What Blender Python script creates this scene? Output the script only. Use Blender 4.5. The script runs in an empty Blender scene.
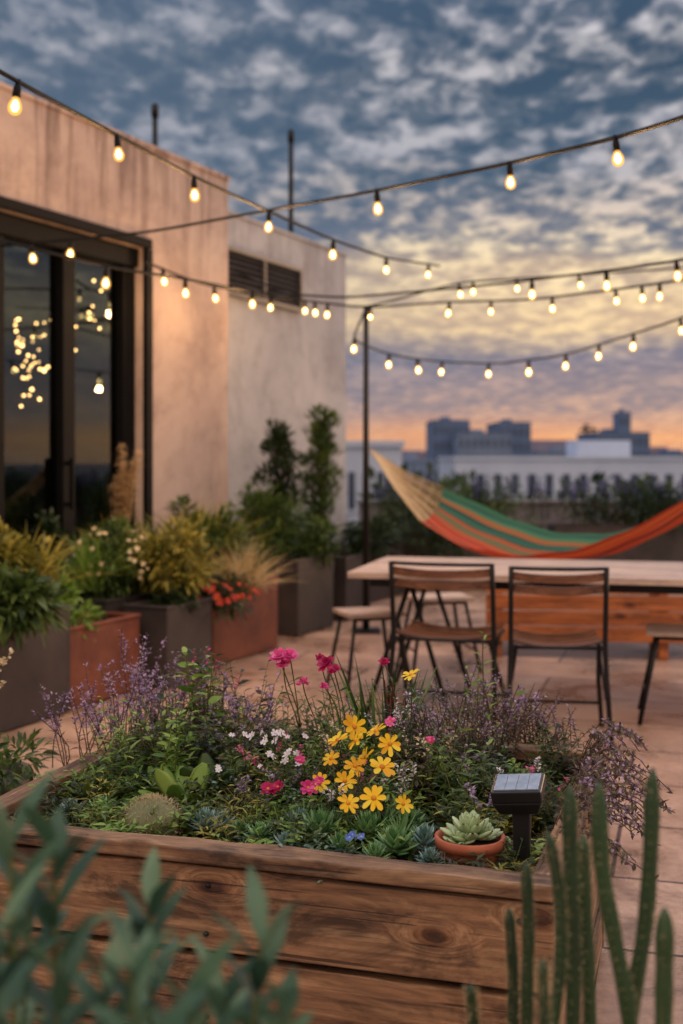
import bpy, math, random
import numpy as np
from mathutils import Vector, Matrix
rng=np.random.default_rng(11); random.seed(11)
F=1200.0; HC=1.35; HY=458.0
def P(u,v,d): return np.array([(u-341.5)/F*d, d, HC+(HY-v)/F*d])
def G(u,v,z=0.0):
    d=F*(HC-z)/(v-HY); return np.array([(u-341.5)/F*d, d, z])
def lin(c):
    return tuple(((x/255)/12.92 if x/255<=0.04045 else ((x/255+0.055)/1.055)**2.4) for x in c)+(1.0,)
scene=bpy.context.scene
# ------------------------------------------------------------------ materials
def newmat(name):
    m=bpy.data.materials.new(name); m.use_nodes=True
    n=m.node_tree.nodes; l=m.node_tree.links; n.clear()
    out=n.new('ShaderNodeOutputMaterial'); return m,n,l,out
def ramp(n,stops,interp='LINEAR'):
    r=n.new('ShaderNodeValToRGB'); cr=r.color_ramp; cr.interpolation=interp
    while len(cr.elements)>1: cr.elements.remove(cr.elements[-1])
    cr.elements[0].position=stops[0][0]; cr.elements[0].color=stops[0][1]
    for p,c in stops[1:]:
        e=cr.elements.new(p); e.color=c
    return r
def noise(n,l,vec,scale,detail=4,rough=0.55,dist=0.0):
    t=n.new('ShaderNodeTexNoise'); t.inputs['Scale'].default_value=scale
    t.inputs['Detail'].default_value=detail; t.inputs['Roughness'].default_value=rough
    t.inputs['Distortion'].default_value=dist
    if vec is not None: l.new(vec,t.inputs['Vector'])
    return t
def mapping(n,l,src,scale=(1,1,1),rot=(0,0,0),loc=(0,0,0)):
    m=n.new('ShaderNodeMapping'); m.inputs['Scale'].default_value=scale
    m.inputs['Rotation'].default_value=rot; m.inputs['Location'].default_value=loc
    l.new(src,m.inputs['Vector']); return m.outputs[0]
def mixc(n,l,f,a,b,mode='MIX'):
    m=n.new('ShaderNodeMix'); m.data_type='RGBA'; m.blend_type=mode
    for s,v in ((m.inputs[0],f),(m.inputs[6],a),(m.inputs[7],b)):
        if hasattr(v,'is_linked'): l.new(v,s)
        else: s.default_value=v
    return m.outputs[2]
def bump(n,l,h,strength=0.3,dist=0.01):
    b=n.new('ShaderNodeBump'); b.inputs['Strength'].default_value=strength
    b.inputs['Distance'].default_value=dist; l.new(h,b.inputs['Height']); return b.outputs[0]
def simple(name,c1,c2=None,rough=0.6,scale=8,metal=0.0,bmp=0.15,bd=0.003,spec=.5):
    m,n,l,out=newmat(name); c2=c2 or c1
    p=n.new('ShaderNodeBsdfPrincipled'); tc=n.new('ShaderNodeTexCoord')
    t=noise(n,l,tc.outputs['Object'],scale,5,0.6)
    r=ramp(n,[(0.3,lin(c1)),(0.7,lin(c2))]); l.new(t.outputs[0],r.inputs[0])
    l.new(r.outputs[0],p.inputs['Base Color']); p.inputs['Roughness'].default_value=rough
    p.inputs['Metallic'].default_value=metal; p.inputs['Specular IOR Level'].default_value=spec
    t2=noise(n,l,tc.outputs['Object'],scale*6,4,0.6)
    l.new(bump(n,l,t2.outputs[0],bmp,bd),p.inputs['Normal'])
    l.new(p.outputs[0],out.inputs[0]); return m
def leafm(name,cs,rough=0.5,trans=0.3,spec=0.4):
    m,n,l,out=newmat(name)
    g=n.new('ShaderNodeNewGeometry'); p=n.new('ShaderNodeBsdfPrincipled')
    r=ramp(n,[(i/(len(cs)-1) if len(cs)>1 else 0,lin(c)) for i,c in enumerate(cs)])
    tc=n.new('ShaderNodeTexCoord'); t=noise(n,l,tc.outputs['Object'],9,2)
    a=n.new('ShaderNodeMath'); a.operation='ADD'; a.inputs[1].default_value=-0.5
    l.new(t.outputs[0],a.inputs[0])
    b=n.new('ShaderNodeMath'); b.operation='MULTIPLY_ADD'; b.inputs[1].default_value=1.6
    l.new(a.outputs[0],b.inputs[0]); l.new(g.outputs['Random Per Island'],b.inputs[2])
    l.new(b.outputs[0],r.inputs[0])
    l.new(r.outputs[0],p.inputs['Base Color']); p.inputs['Roughness'].default_value=rough
    p.inputs['Specular IOR Level'].default_value=spec
    if trans>0:
        tr=n.new('ShaderNodeBsdfTranslucent'); l.new(r.outputs[0],tr.inputs[0])
        mx=n.new('ShaderNodeMixShader'); mx.inputs[0].default_value=trans
        l.new(p.outputs[0],mx.inputs[1]); l.new(tr.outputs[0],mx.inputs[2])
        l.new(mx.outputs[0],out.inputs[0])
    else: l.new(p.outputs[0],out.inputs[0])
    return m
def woodm(name,c1,c2,c3,rough=0.6,ax=0,sc=1.0,knots=True,stain=.9):
    m,n,l,out=newmat(name)
    p=n.new('ShaderNodeBsdfPrincipled'); tc=n.new('ShaderNodeTexCoord'); g=n.new('ShaderNodeNewGeometry')
    off=n.new('ShaderNodeVectorMath'); off.operation='ADD'
    cm=n.new('ShaderNodeCombineXYZ'); mu=n.new('ShaderNodeMath'); mu.operation='MULTIPLY'; mu.inputs[1].default_value=37.0
    l.new(g.outputs['Random Per Island'],mu.inputs[0])
    for i in range(3): l.new(mu.outputs[0],cm.inputs[i])
    l.new(tc.outputs['Object'],off.inputs[0]); l.new(cm.outputs[0],off.inputs[1])
    s=[24*sc,24*sc,24*sc]; s[ax]=1.1*sc
    base=off.outputs[0]
    kf=None
    if knots:
        # knots: sparse dark eyes in the (grain, height) plane; grain swirls round them
        se=n.new('ShaderNodeSeparateXYZ'); l.new(base,se.inputs[0]); c2d=n.new('ShaderNodeCombineXYZ')
        l.new(se.outputs[ax],c2d.inputs[0]); l.new(se.outputs[2 if ax!=2 else 0],c2d.inputs[1])
        vo=n.new('ShaderNodeTexVoronoi'); vo.voronoi_dimensions='2D'; vo.inputs['Scale'].default_value=1.0
        l.new(mapping(n,l,c2d.outputs[0],(2.7,5.6,1)),vo.inputs['Vector']); kf=vo.outputs['Distance']
    v=mapping(n,l,base,tuple(s))
    if kf is not None:
        kd=ramp(n,[(0,(1,1,1,1)),(.3,(0,0,0,1))],'EASE'); l.new(kf,kd.inputs[0])
        sc_=n.new('ShaderNodeVectorMath'); sc_.operation='SCALE'; l.new(kd.outputs[0],sc_.inputs[0]); sc_.inputs['Scale'].default_value=1.6
        av=n.new('ShaderNodeVectorMath'); av.operation='ADD'; l.new(v,av.inputs[0]); l.new(sc_.outputs[0],av.inputs[1]); v=av.outputs[0]
    t=noise(n,l,v,1.6,7,0.68,0.9)
    r=ramp(n,[(0.30,lin(c1)),(0.5,lin(c2)),(0.68,lin(c3))]); l.new(t.outputs[0],r.inputs[0])
    col=r.outputs[0]
    t3=noise(n,l,mapping(n,l,base,tuple(3.0 if i==ax else 8.0 for i in range(3))),1.3,6,0.7,.5)
    r3=ramp(n,[(0.38,(0.20,0.185,0.185,1)),(0.48,(.66,.64,.64,1)),(0.58,(1,.98,.97,1)),(0.75,(1.15,1.12,1.1,1))]); l.new(t3.outputs[0],r3.inputs[0])
    col=mixc(n,l,stain,col,r3.outputs[0],'MULTIPLY')
    s4=[70*sc]*3; s4[ax]=1.4*sc
    t4=noise(n,l,mapping(n,l,base,tuple(s4)),1.2,3,.5,.2); r4=ramp(n,[(.31,(.2,.17,.15,1)),(.39,(1,1,1,1))]); l.new(t4.outputs[0],r4.inputs[0])
    col=mixc(n,l,.85,col,r4.outputs[0],'MULTIPLY')
    if knots:
        tw=noise(n,l,base,22,3)
        sm=n.new('ShaderNodeMath'); sm.operation='MULTIPLY_ADD'; sm.inputs[1].default_value=.10; l.new(tw.outputs[0],sm.inputs[0]); l.new(kf,sm.inputs[2])
        rk=ramp(n,[(0.0,(0.10,0.06,0.04,1)),(0.10,(0.16,0.10,0.07,1)),(0.125,(.5,.38,.3,1)),(0.2,(1,1,1,1))]); l.new(sm.outputs[0],rk.inputs[0])
        col=mixc(n,l,0.92,col,rk.outputs[0],'MULTIPLY')
    rp=ramp(n,[(0,(0.72,0.7,0.7,1)),(1,(1.12,1.08,1.05,1))]); l.new(g.outputs['Random Per Island'],rp.inputs[0])
    col=mixc(n,l,1.0,col,rp.outputs[0],'MULTIPLY')
    l.new(col,p.inputs['Base Color']); p.inputs['Roughness'].default_value=rough
    hh=n.new('ShaderNodeMath'); hh.operation='ADD'; l.new(t.outputs[0],hh.inputs[0]); l.new(r4.outputs[0],hh.inputs[1])
    l.new(bump(n,l,hh.outputs[0],0.6,0.003),p.inputs['Normal'])
    l.new(p.outputs[0],out.inputs[0]); return m
def emis(name,c,s,transp=0.0):
    m,n,l,out=newmat(name); e=n.new('ShaderNodeEmission'); e.inputs[0].default_value=c; e.inputs[1].default_value=s
    if transp>0:
        t=n.new('ShaderNodeBsdfTransparent'); t.inputs[0].default_value=(1,0.85,0.6,1)
        mx=n.new('ShaderNodeMixShader'); mx.inputs[0].default_value=transp
        l.new(e.outputs[0],mx.inputs[1]); l.new(t.outputs[0],mx.inputs[2]); l.new(mx.outputs[0],out.inputs[0])
    else: l.new(e.outputs[0],out.inputs[0])
    return m
# ------------------------------------------------------------------ mesh builder
PROF={'lance':([0,.2,.45,.75,1],[.12,.75,1,.6,.02]),
      'blade':([0,.25,.5,.75,1],[.7,1,.9,.6,.05]),
      'round':([0,.25,.55,.85,1],[.2,.75,1,.8,.25]),
      'tiny':([0,.5,1],[.15,1,.08]),
      'petal':([0,.4,.8,1],[.25,.85,1,.45])}
def nrmz(a): return a/np.maximum(np.linalg.norm(a,axis=-1,keepdims=True),1e-9)
class MB:
    def __init__(s): s.V=[];s.Fs=[];s.M=[];s.S=[];s.n=0
    def add(s,v,f,mat=0,smooth=False):
        v=np.asarray(v,float).reshape(-1,3); s.V.append(v)
        f=[[int(i)+s.n for i in q] for q in f] if not isinstance(f,np.ndarray) else (f+s.n).tolist()
        s.Fs+=f; s.M+=[mat]*len(f); s.S+=[smooth]*len(f); s.n+=len(v)
    def box(s,c,size,rz=0.0,mat=0,R=None):
        x,y,z=[a/2 for a in size]
        v=np.array([[-x,-y,-z],[x,-y,-z],[x,y,-z],[-x,y,-z],[-x,-y,z],[x,-y,z],[x,y,z],[-x,y,z]])
        if R is None:
            cr,sr=math.cos(rz),math.sin(rz); R=np.array([[cr,-sr,0],[sr,cr,0],[0,0,1]])
        v=v@np.asarray(R).T+np.asarray(c,float)
        s.add(v,[[0,3,2,1],[4,5,6,7],[0,1,5,4],[1,2,6,5],[2,3,7,6],[3,0,4,7]],mat)
    def box2(s,a,b,mat=0):
        a=np.array(a,float); b=np.array(b,float); s.box((a+b)/2,np.abs(b-a),0,mat)
    def plank(s,a,b,mat=0,ax=0,seg=14,wob=.0025):
        a=np.array(a,float); b=np.array(b,float); o=[i for i in range(3) if i!=ax]; v=[];f=[]
        for k in range(seg+1):
            t=k/seg; w=rng.normal(0,wob,4)
            for q,(i,j) in enumerate(((0,0),(1,0),(1,1),(0,1))):
                p=np.zeros(3); p[ax]=a[ax]+(b[ax]-a[ax])*t; p[o[0]]=(b if i else a)[o[0]]; p[o[1]]=(b if j else a)[o[1]]+(w[q] if 0<k<seg else 0)*(1 if j else -.5)*.6
                p[o[0]]+=(w[q]*.35 if 0<k<seg else 0); v.append(p)
        for k in range(seg):
            for q in range(4): f.append([k*4+q,k*4+(q+1)%4,(k+1)*4+(q+1)%4,(k+1)*4+q])
        f+=[[3,2,1,0],[seg*4+q for q in range(4)]]; s.add(v,f,mat)
    def tube(s,path,r,n=8,mat=0,cap=True,star=0.0,ribs=8,flat=1.0):
        p=np.asarray(path,float); k=len(p); r=np.broadcast_to(np.asarray(r,float),(k,))
        T=np.gradient(p,axis=0); T=nrmz(T)
        ref=np.array([0,0,1.0]) if abs(T[0][2])<0.9 else np.array([1.0,0,0])
        N=nrmz(np.cross(T[0],ref)); rings=[]
        a=np.arange(n)/n*2*math.pi; m=1+star*np.cos(a*ribs)
        for i in range(k):
            N=N-T[i]*np.dot(N,T[i]); N=nrmz(N); B=np.cross(T[i],N)
            rings.append(p[i]+r[i]*(m*np.cos(a))[:,None]*N+r[i]*flat*(m*np.sin(a))[:,None]*B)
        v=np.concatenate(rings); f=[]
        for i in range(k-1):
            for j in range(n):
                j2=(j+1)%n; f.append([i*n+j,i*n+j2,(i+1)*n+j2,(i+1)*n+j])
        if cap: f.append(list(range(n))[::-1]); f.append([(k-1)*n+j for j in range(n)])
        s.add(v,f,mat,True)
    def lathe(s,prof,c,n=24,mat=0,R=None):
        v=[]; a=np.arange(n)/n*2*math.pi
        for r,z in prof: v.append(np.stack([r*np.cos(a),r*np.sin(a),np.full(n,z)],1))
        v=np.concatenate(v); 
        if R is not None: v=v@np.asarray(R).T
        v=v+np.asarray(c,float); f=[]
        for i in range(len(prof)-1):
            for j in range(n):
                j2=(j+1)%n; f.append([i*n+j,i*n+j2,(i+1)*n+j2,(i+1)*n+j])
        s.add(v,f,mat,True)
    def leaves(s,base,d,L,W,droop=0.2,fold=0.15,prof='lance',mat=0,up=None,jit=0.35,thick=0.0):
        base=np.atleast_2d(base); N=len(base); 
        if N==0: return
        d=nrmz(np.atleast_2d(d)+np.zeros((N,3))); L=np.broadcast_to(np.asarray(L,float),(N,)); W=np.broadcast_to(np.asarray(W,float),(N,))
        U=np.array([0,0,1.0]) if up is None else np.asarray(up,float)
        U=U+rng.normal(0,jit,(N,3))
        side=np.cross(d,U); bad=np.linalg.norm(side,axis=1)<0.05
        if bad.any(): side[bad]=np.cross(d[bad],np.array([1.0,0.3,0]))
        side=nrmz(side); nn=nrmz(np.cross(side,d))
        ts,ws=PROF[prof]; rows=[]
        if thick>0:
            k=6; an=np.arange(k)/k*2*math.pi
            for t,w in zip(ts,ws):
                c=base+d*(L*t)[:,None]+nn*(-droop*L*t*t)[:,None]
                c=c[:,None,:]+side[:,None,:]*(W/2*w)[:,None,None]*np.cos(an)[None,:,None]+nn[:,None,:]*(W/2*thick*max(w,.25 if t<1 else w))[:,None,None]*np.sin(an)[None,:,None]
                rows.append(c)
            V=np.stack(rows,1)
            q=[[i*k+j,i*k+(j+1)%k,(i+1)*k+(j+1)%k,(i+1)*k+j] for i in range(len(ts)-1) for j in range(k)]
        else:
            cols=[-1,1] if prof=='tiny' else [-1,0,1]; k=len(cols)
            for t,w in zip(ts,ws):
                c=base+d*(L*t)[:,None]; c=c.copy(); c[:,2]-=droop*L*t*t
                c=np.stack([c+side*(W/2*w*q_)[:,None]+nn*(W*fold*w*abs(q_))[:,None] for q_ in cols],1); rows.append(c)
            V=np.stack(rows,1)
            q=[[i*k+j,i*k+j+1,(i+1)*k+j+1,(i+1)*k+j] for i in range(len(ts)-1) for j in range(k-1)]
        m=len(ts)*k; q=np.array(q)
        fac=(q[None]+(np.arange(N)*m)[:,None,None]).reshape(-1,4)
        s.add(V.reshape(-1,3),fac,mat,prof!='tiny')
    def done(s,name,mats,parent=None,bevel=0,loc=None,rz=None):
        me=bpy.data.meshes.new(name); v=np.concatenate(s.V).tolist()
        me.from_pydata(v,[],s.Fs)
        for m in mats: me.materials.append(m)
        me.polygons.foreach_set('material_index',s.M); me.polygons.foreach_set('use_smooth',s.S)
        me.update(); o=bpy.data.objects.new(name,me); scene.collection.objects.link(o)
        if bevel>0:
            b=o.modifiers.new('bevel','BEVEL'); b.width=bevel; b.segments=2; b.limit_method='ANGLE'; b.angle_limit=math.radians(50)
        if loc is not None: o.location=loc
        if rz is not None: o.rotation_euler[2]=rz
        if parent: o.parent=parent
        return o
def empty(name,loc=(0,0,0),rz=0):
    e=bpy.data.objects.new(name,None); scene.collection.objects.link(e); e.location=loc; e.rotation_euler[2]=rz; e.empty_display_size=0.1; return e
def rd(n,zmin=-1,zmax=1):
    z=rng.uniform(zmin,zmax,n); a=rng.uniform(0,2*math.pi,n); r=np.sqrt(1-z*z)
    return np.stack([r*np.cos(a),r*np.sin(a),z],1)
# plant parts
def bush(mb,c,rad,n,L,W,mat=0,clumps=14,prof='lance',stem=None,droop=0.3,upb=0.4,base_z=None):
    c=np.array(c,float); rad=np.array(rad,float)
    cc=c+rd(clumps,-0.7,1)*rad*rng.uniform(0.35,0.95,(clumps,1))
    cr=rng.uniform(0.25,0.5,clumps)*rad.mean()
    k=rng.integers(0,clumps,n); q=rd(n); pos=cc[k]+q*(cr[k]*rng.uniform(0.3,1,n))[:,None]
    d=q+rd(n)*0.6+nrmz(pos-c)*0.5; d[:,2]+=upb
    mb.leaves(pos,d,L*rng.uniform(.6,1.25,n),W*rng.uniform(.7,1.2,n),droop,0.15,prof,mat)
    if stem is not None:
        bz=base_z if base_z is not None else c[2]-rad[2]
        for i in range(clumps):
            b=np.array([c[0]+rng.normal(0,.15)*rad[0],c[1]+rng.normal(0,.15)*rad[1],bz]); e=cc[i]
            t=np.linspace(0,1,5)[:,None]; pth=b*(1-t)+e*t; pth[:,:2]+=(rng.normal(0,.05,2)*rad[0])*np.sin(t*math.pi)
            mb.tube(pth,np.linspace(.006,.002,5)*max(1,rad[0]*3),5,stem,False)
def stems(mb,base,nst,h,spread,nl,L,W,lm=0,sm=1,r=.0015,t0=.1,up=.5,prof='lance',droop=.25,rb=.02,curl=1.5):
    tips=[]
    for i in range(nst):
        a=rng.uniform(0,2*math.pi); hh=h*rng.uniform(.7,1.15); sp=spread*rng.uniform(.2,1.1)
        b=np.array(base,float)+np.array([rng.normal(0,rb),rng.normal(0,rb),0])
        t=np.linspace(0,1,7)[:,None]; w=rng.normal(0,.012,2)
        dirv=np.array([[math.cos(a)*sp,math.sin(a)*sp]])
        p=np.zeros((7,3)); p[:,:2]=b[:2]+dirv*t**curl+w*np.sin(t*5); p[:,2]=b[2]+hh*t[:,0]*(1-.08*t[:,0])
        mb.tube(p,np.linspace(r*1.4,r*.7,7),5,sm,False)
        if nl>0:
            tt=np.linspace(t0,1,nl); pos=np.stack([np.interp(tt,t[:,0],p[:,k]) for k in range(3)],1)
            aa=np.arange(nl)*2.4+rng.uniform(0,6); d=np.stack([np.cos(aa),np.sin(aa),np.full(nl,up)],1)+rng.normal(0,.15,(nl,3))
            mb.leaves(pos,d,L*(1.1-.5*tt)*rng.uniform(.8,1.2,nl),W*(1.1-.4*tt),droop,.15,prof,lm)
        tips.append((p[-1],nrmz(p[-1]-p[-2]),p))
    return tips
def spikes(mb,tips,frac,n,L,W,mat):
    for e,d,p in tips:
        tt=rng.uniform(1-frac,1.0,n); ts=np.linspace(0,1,7)
        pos=np.stack([np.interp(tt,ts,p[:,k]) for k in range(3)],1)
        q=rd(n,-.2,.9); mb.leaves(pos+q*W*.3,q,L*rng.uniform(.6,1.2,n),W,0,.2,'tiny',mat)
def flower(mb,c,nv,r,np_,pm,cm,w=.7,layers=1,cup=.25):
    c=np.array(c,float); nv=nrmz(np.array(nv,float)); ref=np.array([0,0,1.]) if abs(nv[2])<.9 else np.array([1.,0,0])
    x=nrmz(np.cross(nv,ref)); y=np.cross(nv,x)
    for ly in range(layers):
        a=np.arange(np_)/np_*2*math.pi+ly*.4+rng.uniform(0,1)
        d=np.cos(a)[:,None]*x+np.sin(a)[:,None]*y+nv*(cup+ly*.4)+rng.normal(0,.1,(np_,3))
        mb.leaves(np.repeat(c[None],np_,0)+d*r*.08,d,r*(1-.2*ly)*rng.uniform(.85,1.1,np_),r*w,.05,.12,'petal',pm,up=nv,jit=.08)
    R=np.stack([x,y,nv],1)
    mb.lathe([(r*.24,0),(r*.22,r*.1),(r*.12,r*.17),(0.0001,r*.19)],c,8,cm,R)
def pompon(mb,c,r,n,mat):
    q=rd(n,-.5,1); mb.leaves(np.array(c)+q*r*.35,q+rng.normal(0,.2,(n,3)),r*.7,r*.35,0,.2,'tiny',mat)
def rosette(mb,c,r,layers,mat,n0=7,thick=.4,w=.42,prof='lance'):
    c=np.array(c,float)
    for ly in range(layers):
        f=ly/max(1,layers-1); n=n0; el=math.radians(12+62*f); a=np.arange(n)/n*2*math.pi+ly*2.4+rng.uniform(0,.3)
        d=np.stack([np.cos(a)*math.cos(el),np.sin(a)*math.cos(el),np.full(n,math.sin(el))],1)+rng.normal(0,.05,(n,3))
        b=c+np.array([0,0,r*.12*ly]) ; b=np.repeat(b[None],n,0)+d*r*.06
        mb.leaves(b,d,r*(1-.55*f)*rng.uniform(.9,1.08,n),r*w*(1-.4*f),-.18,.2,prof,mat,jit=.08,thick=thick)
def grass(mb,c,n,h,lean,W,mat,rb=.02,droop=.35):
    d=rd(n,.3,1); d[:,:2]*=lean; b=np.array(c)+np.concatenate([rng.normal(0,rb,(n,2)),np.zeros((n,1))],1)
    mb.leaves(b,d,h*rng.uniform(.55,1.1,n),W,droop,.15,'blade',mat)
# ------------------------------------------------------------------ world
w=bpy.data.worlds.new("World"); scene.world=w; w.use_nodes=True
n=w.node_tree.nodes; l=w.node_tree.links; n.clear()
SUN_AZ=math.radians(52); SUN_EL=math.radians(8)
tc=n.new('ShaderNodeTexCoord'); sep=n.new('ShaderNodeSeparateXYZ'); l.new(tc.outputs['Generated'],sep.inputs[0])
def M(op,a,b=None,c=None,clamp=False):
    m=n.new('ShaderNodeMath'); m.operation=op; m.use_clamp=clamp
    for i,v in enumerate((a,b,c)):
        if v is None: continue
        if hasattr(v,'is_linked'): l.new(v,m.inputs[i])
        else: m.inputs[i].default_value=v
    return m.outputs[0]
z=sep.outputs[2]; zc=M('MAXIMUM',z,0.0)
den=M('ADD',zc,0.10)
px=M('DIVIDE',sep.outputs[0],den); py=M('DIVIDE',sep.outputs[1],den)
cv=n.new('ShaderNodeCombineXYZ'); l.new(px,cv.inputs[0]); l.new(py,cv.inputs[1])
mp=mapping(n,l,cv.outputs[0],(1.0,.66,1),(0,0,math.radians(-24)),(3.1,5.7,0))
t1=noise(n,l,mp,11.5,5,.58,.2); t2=noise(n,l,mp,2.1,3,.5,.3)
cl=M('ADD',M('MULTIPLY',t1.outputs[0],.84),M('MULTIPLY',t2.outputs[0],.50))
crr=ramp(n,[(.55,(0,0,0,1)),(.64,(.14,.14,.14,1)),(.70,(.48,.48,.48,1)),(.80,(1,1,1,1))],'EASE'); l.new(cl,crr.inputs[0])
tb=noise(n,l,mapping(n,l,tc.outputs['Generated'],(2.5,2.5,14)),1.6,4,.55,.3)
zz=M('ADD',zc,M('MULTIPLY',M('SUBTRACT',tb.outputs[0],.5),M('MULTIPLY_ADD',zc,.42,.010)))
def up(s): return [(p,lin(c)) for p,c in s]
dk=ramp(n,up([(0,(212,156,126)),(.016,(236,160,116)),(.026,(200,148,128)),(.038,(150,132,138)),(.085,(114,112,134)),(.115,(206,174,146)),(.15,(182,158,142)),(.18,(102,110,130)),(.22,(62,86,110)),(.30,(48,72,96)),(.5,(56,82,110)),(1,(95,115,150))]))
lt=ramp(n,up([(0,(228,174,140)),(.016,(250,184,128)),(.030,(222,172,144)),(.08,(168,150,154)),(.11,(255,220,166)),(.165,(255,230,188)),(.20,(222,202,186)),(.25,(178,176,184)),(.31,(208,202,204)),(.36,(200,196,204)),(.6,(204,208,220)),(1,(215,222,240))]))
l.new(zz,dk.inputs[0]); l.new(zz,lt.inputs[0])
sky=mixc(n,l,crr.outputs[0],dk.outputs[0],lt.outputs[0])
dt=n.new('ShaderNodeVectorMath'); dt.operation='DOT_PRODUCT'; l.new(tc.outputs['Generated'],dt.inputs[0])
dt.inputs[1].default_value=(math.sin(math.radians(34)),math.cos(math.radians(34)),0.1)
mr=n.new('ShaderNodeMapRange'); mr.interpolation_type='SMOOTHSTEP'; l.new(dt.outputs['Value'],mr.inputs[0])
mr.inputs[1].default_value=.70; mr.inputs[2].default_value=.95; mr.inputs[3].default_value=0; mr.inputs[4].default_value=1
cool=mixc(n,l,.5,sky,(.12,.17,.25,1))
sky=mixc(n,l,mr.outputs[0],cool,sky)
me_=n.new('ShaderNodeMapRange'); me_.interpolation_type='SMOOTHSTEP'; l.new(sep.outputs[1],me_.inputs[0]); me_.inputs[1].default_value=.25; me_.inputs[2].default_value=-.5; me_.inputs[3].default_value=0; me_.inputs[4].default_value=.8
sky=mixc(n,l,me_.outputs[0],sky,(.76,.58,.48,1))  # warm glow added to the unseen sky behind camera to light the foreground
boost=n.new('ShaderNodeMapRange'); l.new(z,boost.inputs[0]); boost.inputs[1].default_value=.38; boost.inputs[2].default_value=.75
boost.inputs[3].default_value=1; boost.inputs[4].default_value=3.2  # unseen overhead sky brightened to add light to the scene
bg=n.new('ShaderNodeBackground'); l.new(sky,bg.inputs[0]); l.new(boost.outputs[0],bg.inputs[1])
nis=n.new('ShaderNodeTexSky'); nis.sky_type='NISHITA'; nis.sun_disc=False; nis.sun_elevation=SUN_EL; nis.sun_rotation=SUN_AZ
bg2=n.new('ShaderNodeBackground'); l.new(nis.outputs[0],bg2.inputs[0]); bg2.inputs[1].default_value=.006
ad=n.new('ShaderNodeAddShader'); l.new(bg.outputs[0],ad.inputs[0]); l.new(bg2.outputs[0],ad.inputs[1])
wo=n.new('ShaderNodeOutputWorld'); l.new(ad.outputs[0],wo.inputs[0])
sl=bpy.data.lights.new('sun','SUN'); sl.energy=1.0; sl.angle=math.radians(12); sl.color=(1,.62,.38)
so=bpy.data.objects.new('sun',sl); scene.collection.objects.link(so)
sd=Vector((math.sin(SUN_AZ)*math.cos(SUN_EL),math.cos(SUN_AZ)*math.cos(SUN_EL),math.sin(SUN_EL)))
so.rotation_euler=sd.to_track_quat('Z','Y').to_euler()
# ------------------------------------------------------------------ common mats
black=simple('black_metal',(20,19,21),(30,28,30),.5,10,.3,.05,spec=.35)
frame_black=simple('black_door_frame',(10,10,11),(15,15,16),.65,10,.0,.05,spec=.12)
m_socket=simple('socket_plastic',(10,10,10),(18,17,17),.6,spec=.2)
m_core=emis('bulb_filament',(1,.76,.38,1),30)
m_shell=emis('bulb_glass',(1,.47,.10,1),1.9,.42)
m_soil=simple('soil',(38,28,22),(62,46,36),.95,30,0,.8,.01)
g_mid=leafm('leaf_mid',[(42,62,30),(70,94,42),(104,124,58)])
g_dark=leafm('leaf_dark',[(24,40,24),(42,60,34),(66,84,46)])
g_yel=leafm('leaf_yellowgreen',[(88,92,36),(138,132,52),(186,172,84)])
g_blue=leafm('leaf_bluegreen',[(60,88,78),(90,120,102),(128,152,126)],.5,.1)
g_brt=leafm('leaf_bright',[(78,112,40),(116,150,60),(154,178,86)])
g_stem=leafm('stem_green',[(66,76,36),(100,104,52)],.5,0)
g_brn=leafm('stem_brown',[(60,44,36),(92,66,52)],.7,.0)
g_purb=leafm('leaf_purplebrown',[(60,50,46),(88,70,60),(108,104,70)])
f_yel=leafm('petal_yellow',[(236,170,8),(255,204,24),(255,222,60)],.5,.35)
f_org=leafm('disc_orange',[(190,110,10),(214,140,20)],.5,0)
f_pnk=leafm('petal_pink',[(200,40,110),(224,80,150),(240,130,180)],.5,.35)
f_mag=leafm('petal_magenta',[(150,16,70),(196,32,98)],.5,.3)
f_red=leafm('petal_red',[(176,30,24),(206,70,40)],.5,.3)
f_lav=leafm('petal_lavender',[(122,98,134),(160,132,166),(200,174,198)],.6,.3)
f_wht=leafm('petal_white',[(214,206,214),(240,232,230)],.6,.3)
f_crm=leafm('petal_cream',[(220,200,150),(240,224,190)],.6,.3)
f_blu=leafm('petal_violet',[(68,64,116),(92,86,142),(120,114,162)],.5,.3)
g_str=leafm('straw',[(160,134,90),(196,172,122),(220,200,156)],.6,.3)
rust=simple('corten_steel',(92,48,36),(134,76,54),.75,5,.0,.3)
dkbox=simple('dark_zinc_planter',(46,42,43),(70,62,60),.55,4,.1,.2)
# ------------------------------------------------------------------ ground and terrace
mb=MB(); mb.add([[-4000,-4000,-20],[4000,-4000,-20],[4000,4000,-20],[-4000,4000,-20]],[[0,1,2,3]])
mb.done('ground',[simple('city_ground',(72,74,80),(94,90,94),.9,.02)])
m,n,l,out=newmat('terrace_pavers')
tc=n.new('ShaderNodeTexCoord'); p=n.new('ShaderNodeBsdfPrincipled')
v=mapping(n,l,tc.outputs['Object'],(1,1,1),(0,0,math.radians(16)),(.23,.1,0))
br=n.new('ShaderNodeTexBrick'); br.offset=.5; l.new(v,br.inputs['Vector']); br.inputs['Scale'].default_value=1
br.inputs['Brick Width'].default_value=1.15; br.inputs['Row Height'].default_value=.58; br.inputs['Mortar Size'].default_value=.009
br.inputs['Mortar Smooth'].default_value=.3; br.inputs['Bias'].default_value=0
br.inputs['Color1'].default_value=lin((176,142,120)); br.inputs['Color2'].default_value=lin((208,174,148)); br.inputs['Mortar'].default_value=lin((80,60,52))
t=noise(n,l,tc.outputs['Object'],1.9,8,.72,.5); r=ramp(n,[(.34,(.42,.39,.38,1)),(.47,(.82,.79,.78,1)),(.58,(1,.98,.97,1)),(.8,(1.14,1.1,1.06,1))]); l.new(t.outputs[0],r.inputs[0])
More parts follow.
